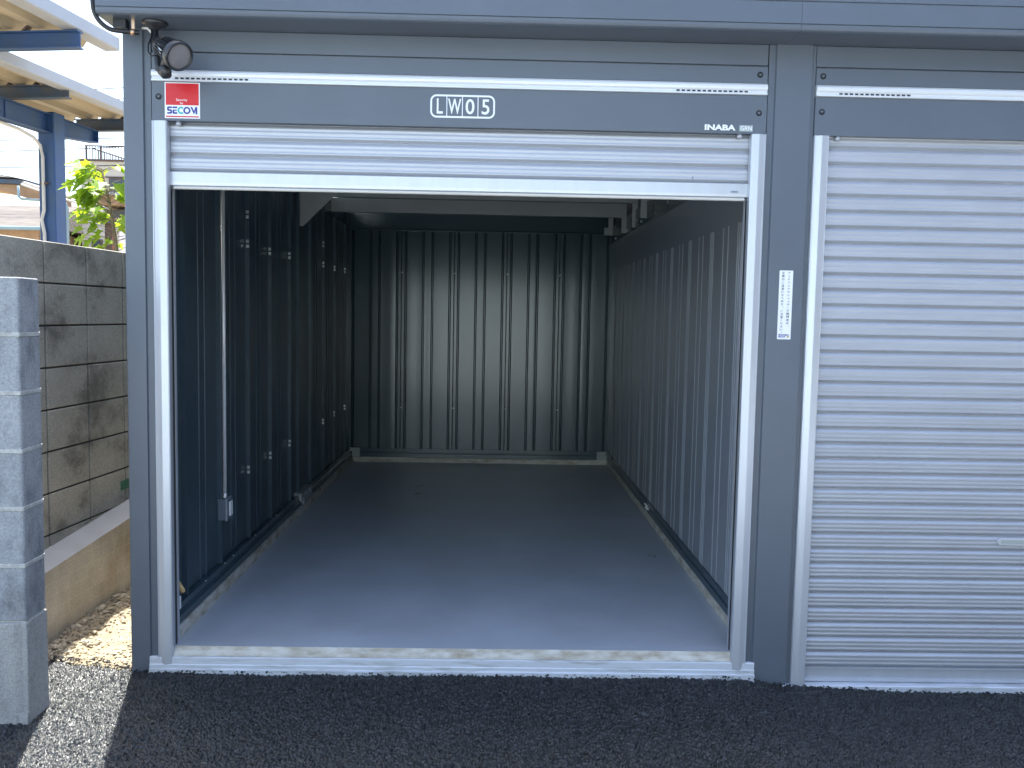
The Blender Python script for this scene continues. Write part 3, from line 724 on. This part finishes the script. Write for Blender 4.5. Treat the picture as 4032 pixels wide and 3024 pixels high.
lp_(MB().tube([lens_c-dirv*.100+Vector((-.020, -.012, .004)), lens_c-dirv*.060+Vector((-.026, -.020, -.014))], .010, 10), 'silver_label', M['zinc'])
cb_ = MB().tube([Vector(p) for p in ((.040, -.09, 2.70), (.042, -.10, 2.66), (.036, -.12, 2.62), (.040, -.13, 2.59), (.056, -.14, 2.572), (.078, -.145, 2.575), (.09, -.14, 2.59))], .0035, 8)
lp_(cb_, 'cable', M['black'])
lp_(MB().tube([(.0, -.085, 2.695), (.022, -.09, 2.694), (.040, -.092, 2.676), (.052, -.092, 2.666)], .005, 8), 'white_wire', M['pipe'])
# conduit that loops round the fascia's left end into a clamp
cn = empty('cable_conduit', (-.12, -.12, 2.70)); tag(cn, 'black corrugated cable conduit looping round the left eave end', 'conduit')
def cn_(mb, name, m): o = mb.build(name, m, cn); o.location = -cn.location; return o
pth = []
ctrl = [Vector(p) for p in ((-.160, -.16, 3.0), (-.160, -.165, 2.86), (-.160, -.165, 2.78), (-.156, -.16, 2.73), (-.138, -.15, 2.695), (-.105, -.14, 2.672), (-.065, -.13, 2.668), (-.02, -.12, 2.668), (.0, -.115, 2.668))]
for i in range(len(ctrl)-1):
    p0 = ctrl[max(i-1, 0)]; p1 = ctrl[i]; p2 = ctrl[i+1]; p3 = ctrl[min(i+2, len(ctrl)-1)]
    for k in range(16):
        t = k/16; pth.append(.5*((2*p1)+(-p0+p2)*t+(2*p0-5*p1+4*p2-p3)*t*t+(-p0+3*p1-3*p2+p3)*t**3))
rs = [.0085+(.0012 if i % 2 else 0) for i in range(len(pth))]
cn_(MB().tube(pth, rs, 12), 'hose', M['black'])
cn_(MB().lathe([(.0105, -.008), (.0125, -.008), (.0125, .008), (.0105, .008)], Matrix.Translation((-.022, -.120, 2.668)) @ Matrix.Rotation(rad(90), 4, 'Y'), 20).box(-.028, -.016, -.122, -.116, 2.678, 2.7182), 'clamp', M['brass'])
cn_(MB().box(-.10, -.05, -.125, -.085, 2.685, 2.7175), 'junction_box', M['black'])

# ------------------------------------------------------------------ things inside the bay
sw = empty('switch_box', (.03, .86, .483)); tag(sw, 'grey switch box with a pipe rising up the left inner wall', 'switch box')
def sw_(mb, name, m, **k): o = mb.build(name, m, sw, **k); o.location = -sw.location; return o
sw_(MB().box(.004, .046, .815, .895, .485, .597), 'back_box', M['box_grey'], bevel=.004, seg=2)
sw_(MB().box(.0465, .052, .811, .899, .482, .600), 'cover_rim', M['alu'], bevel=.001)
sw_(MB().box(.0525, .058, .813, .897, .484, .598), 'cover', M['box_grey'], bevel=.002)
sw_(MB().box(.0585, .064, .835, .880, .505, .580), 'paper_label', M['white'])
sw_(MB().tube([(.030, .855, .597), (.030, .855, 2.45)], .0095, 14), 'pipe', M['pipe_metal'])
sw_(MB().lathe([(.013, 0), (.013, .022), (.0098, .026)], Matrix.Translation((.030, .855, .598)), 16), 'connector', M['zinc'])
sw_(MB().box(.0, .022, .840, .848, 1.982, 2.010).box(.019, .030, .842, .868, 1.990, 2.002), 'pipe_clip', M['zinc'])
pr = empty('pull_rod', (.03, .19, .30)); tag(pr, 'straw coloured rod end poking out beside the left guide rail', 'rod')
o = MB().tube([(.012, .120, .41), (.038, .129, .368)], .006, 8).build('shaft', M['black'], pr); o.location = -pr.location
o = MB().tube([(.036, .128, .372), (.039, .129, .366), (.059, .136, .326), (.062, .137, .320)], [.008, .012, .0125, .009], 12).build('grip', M['wood'], pr); o.location = -pr.location
cu = empty('sensor_unit', (.02, .13, .25)); tag(cu, 'small white sensor plate just behind the left guide rail', 'sensor')
o = MB().prism(rr(.005, .056, .250, .308, .004, 4), .112, .124, 'y').build('plate', M['white'], cu); o.location = -cu.location
o = MB().box(.005, .043, .1035, .1115, .228, .288).build('bracket', M['shutter'], cu); o.location = -cu.location

# ------------------------------------------------------------------ walls on the left
# old block wall on a cast footing, running back beside the garage
A5 = math.atan2(.0840, .9965)
wl = empty('old_block_wall', (-.615, 0, 0), -A5); tag(wl, 'stained old block wall on a tan footing beside the garage', 'wall')
def lw_(mb, name, m, **k): return mb.build(name, m, wl, **k)
Ln = 9.0
# local: +y along the wall, x=0 footing face, -x behind it
lw_(MB().prism([(-.32, -.1), (0, -.1), (0, .0), (0, .0)][:3], -.30, Ln, 'y') if False else MB().box(-.30, 0, -.30, Ln, -.1, .33), 'footing', M['footing'])
led = MB()
for y0_, y1_ in ((-.30, Ln),):
    za, zb_ = .345, .345+.080*min(1, 1)
n_ = 20
vsl = []
for i in range(n_+1):
    y_ = -.30+(Ln+.30)*i/n_; e_ = .347+.098*max(0, min(y_, 3)) ; e_ = min(e_, .60)
    vsl.append([led.bm.verts.new(p) for p in ((-.12, y_, .25), (.0012, y_, .25), (.0012, y_, e_), (-.105, y_, e_+.040), (-.12, y_, e_+.040))])
for a, b in zip(vsl, vsl[1:]):
    for k in range(5): led.bm.faces.new((a[k], a[(k+1) % 5], b[(k+1) % 5], b[k]))
led.bm.faces.new(vsl[0]); led.bm.faces.new(vsl[-1][::-1])
o = lw_(led, 'ledge', M['ledge']); o.data.materials.append(M['footing'])
for p in o.data.polygons:
    if abs(p.normal.x) > .95 : p.material_index = 1
core = MB().box(-.235, -.113, -.298, Ln-.002, .30, 1.878); lw_(core, 'mortar_core', M['old_mortar'])
blk = MB()
ztop = 1.884
for r__ in range(8):
    zt_ = ztop-.200*r__; zb2 = zt_-.191
    yy = -.30+.02; k = 0
    while yy < Ln:
        ye = min(yy+.365, Ln)
        jx_ = random.uniform(-.0012, .0012)
        blk.box(-.240, -.105+jx_, yy+.0065, ye-.0065, max(zb2, .30), zt_)
        yy = ye
lw_(blk, 'blocks', M['old_block'], bevel=.003)
lw_(MB().box(-.1045, -.1035, 1.12, 1.30, .572, .622), 'green_tape', M['green_tape'])
# new grey block wall end, coming in from the left
nw = empty('new_block_wall', (-.31, -.5, 0), rad(1.5)); tag(nw, 'new grey block wall end on a poured base nearest the camera', 'wall')
NB = [1.683, 1.479, 1.275, 1.071, .845, .628, .395]
NB = [1.683-.2145*i for i in range(7)]
cs = MB()
zc = NB[-1]
for i in range(6):
    zt_ = NB[i]; zb2 = NB[i+1]+.010
    x_ = 0.012
    first = True
    while x_ > -3.6:
        wdt = .395 if (i % 2 == 0 or not first) else .197
        x2 = x_-wdt
        cs.prism([(x2+.004, .160), (x2+.004, .004), (x_-.010, .004), (x_-.002, .010), (x_-.002, .160)] if first else [(x2+.004, .158), (x2+.004, .004), (x_-.004, .004), (x_-.004, .158)], zb2, zt_)
        x_ = x2; first = False
cs.build('blocks', M['new_block'], nw, bevel=.004)
mo = MB().box(-3.6, .006, .010, .154, .30, NB[0]-.004)
for i in range(1, 6): mo.box(-3.6, .0125, .0020, .1605, NB[i]-.0025, NB[i]+.0135)
mo.build('mortar', M['new_mortar'], nw, bevel=.002)
pb = MB().prism([(-3.6, .166), (-3.6, -.006), (-.028, -.006), (-.006, .006), (.012, .006), (.012, .166)], -.1, NB[6]+.004)
pb.build('poured_base', M['pour'], nw, bevel=.003)
MB().prism([(-3.61, .1668), (-3.61, -.0068), (.0128, -.0045), (.0128, .1668)], -.1, .055).build('base_skirt', M['pour'], nw)

# ------------------------------------------------------------------ canopies beyond the wall
D7 = -rad(8.3)
def corr(x0, x1, y0, y1, z, per=.30, h=.055):
    """corrugated sheet running along local y"""
    pts = []; x = x0
    while x < x1-1e-6:
        for t, hh in ((0, 0), (.32, 0), (.45, h), (.87, h)): 
            if x+t*per < x1: pts.append((x+t*per, z+hh))
        x += per
    pts.append((x1, z))
    top = [(a, b+.008) for a, b in pts[::-1]]
    return MB().prism(pts+top, y0, y1, 'y')
def ibeam(L0, L1, zt_, h, wd, M_=None, axis='x', off=0):
    """I section; axis = running direction, off = position across"""
    p = [(off-wd/2, zt_), (off+wd/2, zt_), (off+wd/2, zt_-.012), (off+.005, zt_-.012), (off+.005, zt_-h+.012), (off+wd/2, zt_-h+.012), (off+wd/2, zt_-h), (off-wd/2, zt_-h), (off-wd/2, zt_-h+.012), (off-.005, zt_-h+.012), (off-.005, zt_-.012), (off-wd/2, zt_-.012)]
    return MB().prism(p, L0, L1, axis)
def spacers(par, x0, x1, y, z, per=.30):
    x = x0
    while x < x1:
        MB().prism([(x, z), (x+.03, z), (x+.075, z+.05), (x+.055, z+.05)], y-.03, y+.03, 'y').build('sheet_hook', M['rust'], par); x += per
# first canopy, nearest
c1 = empty('yard_canopy', (-2.19, 4.795, 0), D7); tag(c1, 'cream corrugated canopy on a blue beam, nearest at the top left', 'canopy', None)
corr(-3.4, -.04, -5.0, .03, 4.015).build('roof_sheet', M['cream'], c1)
MB().prism([(-.10, 4.10), (0.045, 4.10), (.045, 3.995), (.035, 3.985), (-.10, 3.985)], -5.0, .06, 'y').build('gutter', M['gutter'], c1)
ibeam(-3.4, .045, 3.978, .15, .09, axis='x', off=-.55).build('beam', M['blue'], c1)
spacers(c1, -2.0, -.25, -.55, 3.979, .30)
# second canopy, further back
c2 = empty('yard_canopy', (-2.839, 6.608, 0), D7); tag(c2, 'cream corrugated canopy on a blue girder and column, lower of the two', 'canopy')
corr(-3.0, -.03, -2.6, .75, 3.862).build('roof_sheet', M['cream'], c2)
MB().prism([(-.10, 3.91), (0.03, 3.91), (.03, 3.81), (.02, 3.80), (-.10, 3.80)], -2.6, .80, 'y').build('gutter', M['gutter'], c2)
ibeam(-3.0, -.01, 3.85, .13, .09, axis='x', off=-.98).build('beam', M['blue_dark'], c2)
spacers(c2, -1.6, -.3, -.98, 3.851, .30)
ibeam(-.98, 1.2, 3.858, .14, .09, axis='x', off=.62).build('beam', M['blue_dark'], c2)
spacers(c2, -.9, .3, .62, 3.859, .25)
# tapered girder along y with a square column
gd = MB()
xg = -.728
gd.prism([(-2.6, 3.705), (.573, 3.705), (.573, 3.58), (-.15, 3.515), (-2.6, 3.515)], xg-.006, xg+.006, 'x')
gd.box(xg-.06, xg+.06, -2.6, .573, 3.705, 3.717)
gd.prism([(.573, 3.58), (-.15, 3.515), (-2.6, 3.515), (-2.6, 3.503), (-.15, 3.503), (.573, 3.568)], xg-.06, xg+.06, 'x')
gd.box(xg-.06, xg+.06, .573, .583, 3.568, 3.717)
gd.box(xg+.007, xg+.018, -1.0, -.86, 3.517, 3.703)
gd.build('girder', M['blue'], c2)
MB().box(xg-.10, xg+.10, -.33, -.13, 0, 3.74).build('column', M['blue'], c2, bevel=.01)
for z_ in (2.95, 2.2): MB().box(xg-.06, xg+.03, -.37, -.331, z_-.012, z_+.012).build('pipe_clip', M['rust'], c2)
MB().tube([(xg-.04, -2.6, 3.51), (xg-.04, -1.2, 3.49), (xg-.045, -.70, 3.47), (xg-.05, -.46, 3.43), (xg-.035, -.38, 3.36), (xg-.02, -.36, 3.24), (xg-.02, -.36, 2.75), (xg-.02, -.36, 2.65), (xg-.05, -.36, 2.55), (xg-.02, -.36, 2.40), (xg-.02, -.36, .1)], .018, 10).build('conduit', M['pipe'], c2)

# lower shed eaves with pipes
sh_ = empty('shed_eave', (-5.0, 9.0, 0)); tag(sh_, 'low shed eave with brown underside and pale pipes left of the blue column', 'shed')
MB().prism([(-3, 3.66), (-.56, 3.285), (-.16, 3.28), (.06, 3.21), (.06, 3.075), (-.16, 3.09), (-.56, 3.205), (-3, 3.50)], 0, .8, 'y').build('roof_edge', M['eave'], sh_)
MB().prism([(-3, 3.76), (-.56, 3.350), (-.19, 3.345), (-.19, 3.285), (-.56, 3.29), (-3, 3.67)], -.05, .8, 'y').build('fascia_board', M['blue_dark'], sh_)
MB().prism([(-3, 3.80), (-.56, 3.38), (-.30, 3.375), (-.19, 3.35), (-3, 3.77)], -.06, .9, 'y').build('roof_sheet', M['pipe'], sh_)
MB().lathe([(0, -.2), (.07, -.18), (.10, 0), (.07, .18), (0, .2)], Matrix.Translation((.06, .2, 3.30)), 16).build('insulator', M['gutter'], sh_)
MB().tube([(-.21, -.05, 3.31), (.33, -.05, 3.155), (.95, -.05, 2.97)], .017, 10).build('pipe', M['pipe'], sh_)
MB().tube([(-.21, -.10, 3.275), (.33, -.10, 3.10), (.95, -.10, 2.91)], .015, 10).build('pipe', M['pipe'], sh_)
MB().tube([(-.24, -.12, 3.25), (-.24, -.12, 3.10), (-.20, -.12, 3.07), (.37, -.12, 3.04), (.41, -.12, 3.02), (.43, -.12, 2.95), (.43, -.12, .0)], .018, 10).build('drain_pipe', M['pipe_teal'], sh_)
MB().box(-3, .05, .5, .6, 0, 2.2).build('wall', M['footing'], sh_)
s2_ = empty('lean_to_roof', (-4.6, 9.6, 0)); tag(s2_, 'lean-to roof with a pale edge and dark underside behind the sapling', 'roof')
MB().prism([(.0, 3.30), (2.5, 3.14), (2.5, 3.10), (.0, 3.26)], -.1, 1.6, 'y').build('roof_sheet', M['gutter'], s2_)
MB().prism([(.0, 3.255), (2.5, 3.095), (2.5, 2.98), (.0, 3.12)], 0, 1.6, 'y').build('eave_board', M['eave'], s2_)
MB().box(.0, 2.5, .2, 1.5, 2.85, 3.05).build('dark_board', M['blue_dark'], s2_)  # dark board under the eave
for px_ in (.1, 2.4): MB().box(px_, px_+.08, .3, .38, 0, 2.85).build('post', M['rust'], s2_)

# shingled house far left
M['shingle'] = mat('brown shingles', (0.125, 0.11, 0.095), .85, c2=(0.07, 0.06, 0.05), vscale=5, stretch=(.5, 1, 9), lo=.4, hi=.6)
hs = empty('shingled_house', (-12.5, 18, 0)); tag(hs, 'low house with a brown shingled roof beyond the block wall', 'house')
MB().box(-5, 2.7, .4, 6, 0, 3.45).build('wall', M['eave'], hs)
rfm = MB()
rv = [rfm.bm.verts.new(p) for p in ((-6, 0, 3.51), (3.05, 0, 3.51), (3.05, 6, 3.51), (-6, 6, 3.51), (-4, 2.6, 4.28), (2.7, 2.6, 4.28), (2.7, 3.4, 4.28), (-4, 3.4, 4.28))]
for f in ((0, 1, 5, 4), (1, 2, 6, 5), (2, 3, 7, 6), (3, 0, 4, 7), (4, 5, 6, 7), (3, 2, 1, 0)): rfm.bm.faces.new([rv[i] for i in f])
rfm.build('roof', M['shingle'], hs)
MB().tube([(-6, -.08, 3.45), (3.1, -.08, 3.45)], .05, 8).build('gutter', M['pipe_teal'], hs)
# beige building with roof railing
bl_ = empty('beige_building', (-9.48, 20, 0)); tag(bl_, 'beige flat roofed building with a rusty roof railing behind the sapling', 'building')
MB().box(0, 9, 0, 6, 0, 5.40).build('wall', M['beige'], bl_)
MB().box(-.05, 9.05, -.05, 6, 5.401, 5.45).build('coping', M['rust'], bl_)
rl = MB()
rl.box(.12, 8, -.02, .02, 5.78, 5.81)
for k in range(60): rl.box(.15+k*.075, .162+k*.075, -.008, .008, 5.45, 5.79)
for k in (0, 5, 18, 40): rl.box(.13+k*.075, .17+k*.075, -.025, .025, 5.45, 5.81)
rl.build('railing', M['rust'], bl_)
r2_ = MB()
r2_.prism([(.16, 5.80), (1.35, 5.44), (1.35, 5.41), (.16, 5.77)], .3, .33, 'y')
for k in range(24):
    x_ = .18+k*.05; r2_.box(x_, x_+.012, .31, .322, 5.40, 5.79-(x_-.16)*.302)
r2_.build('stair_railing', M['rust'], bl_)
for (wx0, wx1, wz0, wz1) in ((.78, 1.9, 4.45, 4.93), (.31, .50, 3.0, 3.33)):
    f_ = MB().box(wx0-.04, wx1+.04, -.05, -.001, wz0-.04, wz1+.04).build('window', M['rust'], bl_)
    MB().box(wx0, wx1, -.06, -.0505, wz0, wz1).build('pane', M['dark_win'], f_)
MB().box(0, 9, -.03, -.001, 4.98, 5.01).build('floor_band', M['rust'], bl_)
wh = empty('white_annex', (-6.0, 14, 0)); tag(wh, 'white rendered annex with a red brown downpipe behind the sapling', 'building')
MB().box(.0, 5, 0, 4, 0, 3.75).build('wall', M['white'], wh)
MB().box(-.02, 5.1, -.2, 4, 3.751, 3.80).build('roof', M['gutter'], wh)
MB().tube([(-.08, -.1, 3.6), (-.08, -.1, 0)], .045, 10).build('downpipe', mat('red brown downpipe', (.28, .08, .04), .5, var=.05), wh)

# small shrub beyond the wall
def leaf_shape(s, lobes=True):
    if lobes: o = [(0, 0), (.18, .10), (.50, .05), (.36, .28), (.62, .52), (.30, .50), (.22, .66), (0, 1.05), (-.22, .66), (-.30, .50), (-.62, .52), (-.36, .28), (-.50, .05), (-.18, .10)]
    else: o = [(0, 0), (.22, .25), (.25, .5), (0, 1), (-.25, .5), (-.22, .25)]
    return [(x*s, y*s) for x, y in o]
def add_leaf(mb, base, d, nrm, s, lobes=True):
    d = d.normalized(); sd_ = d.cross(nrm).normalized(); nn = sd_.cross(d)
    o = leaf_shape(s, lobes)
    mid = mb.bm.verts.new(base+d*s*.45-nn*s*.05)
    vs = [mb.bm.verts.new(base+sd_*x+d*y+nn*(abs(x)*.35-(y/s)**2*s*.22)) for x, y in o]
    for k in range(len(vs)): mb.bm.faces.new((mid, vs[k], vs[(k+1) % len(vs)]))
tr = empty('fig_sapling', (-1.03, 2.0, 0)); tag(tr, 'bright green lobed leaf sapling rising above the old block wall', 'sapling')
stem = MB(); lf = MB()
rnd = random.Random(5)
main = [Vector((0.02, 0, 0)), Vector((.0, 0, .8)), Vector((.05, .02, 1.5)), Vector((.03, 0, 2.0)), Vector((-.01, .01, 2.25)), Vector((-.05, 0, 2.46))]
stem.tube(main, [.022, .018, .014, .012, .009, .005], 8)
def at_h(z):
    for a, b in zip(main, main[1:]):
        if a.z <= z <= b.z: return a.lerp(b, (z-a.z)/(b.z-a.z))
    return main[-1]
for i in range(95):
    z = 1.80+.66*rnd.random()**.85
    p = at_h(z); a = rnd.uniform(0, 6.28)
    if rnd.random() < .5: a = math.pi*(1 if rnd.random() < .6 else 0)+rnd.uniform(-.5, .5)
    L_ = rnd.uniform(.03, .26)*(1.1-.35*(z-1.8)/.66)
    tip = p+Vector((math.cos(a)*L_, math.sin(a)*L_*.9, rnd.uniform(.01, .09)))
    stem.tube([p, p.lerp(tip, .5)+Vector((0, 0, .01)), tip], [.0022, .0017, .0012], 5)
    for q in range(rnd.choice((1, 2, 2))):
        b_p = p.lerp(tip, 1-.35*q)
        dd = Vector((math.cos(a+rnd.uniform(-.7, .7)), math.sin(a+rnd.uniform(-.7, .7)), rnd.uniform(-1.0, .1)))
        nn = Vector((rnd.uniform(-.5, .5), rnd.uniform(-.9, .3), 1)).normalized()
        add_leaf(lf, b_p, dd, nn, rnd.uniform(.06, .115))
stem.build('stem', M['bark'], tr); lf.build('leaves', M['leaf'], tr)
def bush(name, label, loc, rx, rz, n, s, seed):
    e = empty(name, loc); tag(e, label, 'shrub'); r = random.Random(seed); lf = MB(); st = MB()
    for k in range(14):
        a = r.uniform(0, 6.28); st.tube([(0, 0, 0), (math.cos(a)*rx*.3, math.sin(a)*rx*.3, rz*.5), (math.cos(a)*rx*.7, math.sin(a)*rx*.7, rz*r.uniform(.7, 1))], [.03, .02, .008], 6)
    for k in range(n):
        a = r.uniform(0, 6.28); q = r.random()**.5; h = r.random()
        rr_ = rx*q*math.sin(math.pi*(.15+.8*h))
        add_leaf(lf, Vector((math.cos(a)*rr_, math.sin(a)*rr_, rz*h)), Vector((r.uniform(-1, 1), r.uniform(-1, 1), r.uniform(-.8, .4))), Vector((r.uniform(-.5, .5), r.uniform(-.5, .5), 1)).normalized(), s*r.uniform(.7, 1.3), False)
    st.build('stems', M['bark'], e); lf.build('leaves', M['leaf2'], e)
bush('garden_shrub', 'small leafy shrub beyond the wall left of the blue column', (-4.98, 9.3, 0), .24, 2.72, 700, .06, 3)

# power cables across the sky
for i, (z0_, z1_, lb) in enumerate(((7.09, 7.316, 'topmost thin power cable, just under the nearest canopy gutter'), (6.818, 7.033, 'second thin power cable down from the nearest canopy gutter'), (6.535, 6.75, 'third thin power cable down, close above the lower canopy'), (5.90, 6.03, 'thin power cable showing right above the beam of the lower canopy'), (5.62, 5.80, 'thin power cable beside the rusty roof railing'), (5.20, 5.33, 'thin power cable passing left of the blue column at mid height'), (4.62, 4.66, 'lowest thin power cable, just above the shed pipes'))):
    pts = []
    for k in range(21):
        t = k/20; x = -11.47+(t*2-.5)*3.14; pts.append((x, 20, z0_+(z1_-z0_)*(t*2-.5)-.02*4*t*(1-t)))
    o = MB().tube(pts, .013, 5).build('power_cable', M['wire'])
    tag(o, lb, 'cable', 'power cables in the sky')

# ------------------------------------------------------------------ unseen pale building, added to light the garage and show in its reflections
ac = empty('bounce_building', (1.5, -14, 0)); tag(ac, 'unseen pale building added behind the camera to light the garage', 'building')
MB().box(-14, 3.5, -6, 0, -.1, 6.0).build('wall', M['facing'], ac)
MB().box(-14.1, 3.6, -6.1, .1, 6.0, 6.2).build('roof_edge', M['gutter'], ac)
for k in range(3):
    f_ = MB().box(-9+k*4.2, -7.4+k*4.2, .002, .05, 3.6, 4.9).build('window', M['alu'], ac)
    MB().box(-8.93+k*4.2, -7.47+k*4.2, .051, .06, 3.67, 4.83).build('pane', M['dark_win'], f_)

db = empty('light_blocker', (6.2, -8.0, 0)); tag(db, 'unseen dark building added behind the camera to cut light from the right', 'building')  # unseen dark mass, added to keep light off the left inner wall
MB().box(0, 14, -8, 0, -.1, 5.5).build('wall', mat('dark brown blocker', (.06, .05, .045), .8, var=.1), db)
MB().box(-.2, 14.2, -8.2, .2, 5.5, 5.7).build('roof_edge', M['rust'], db)
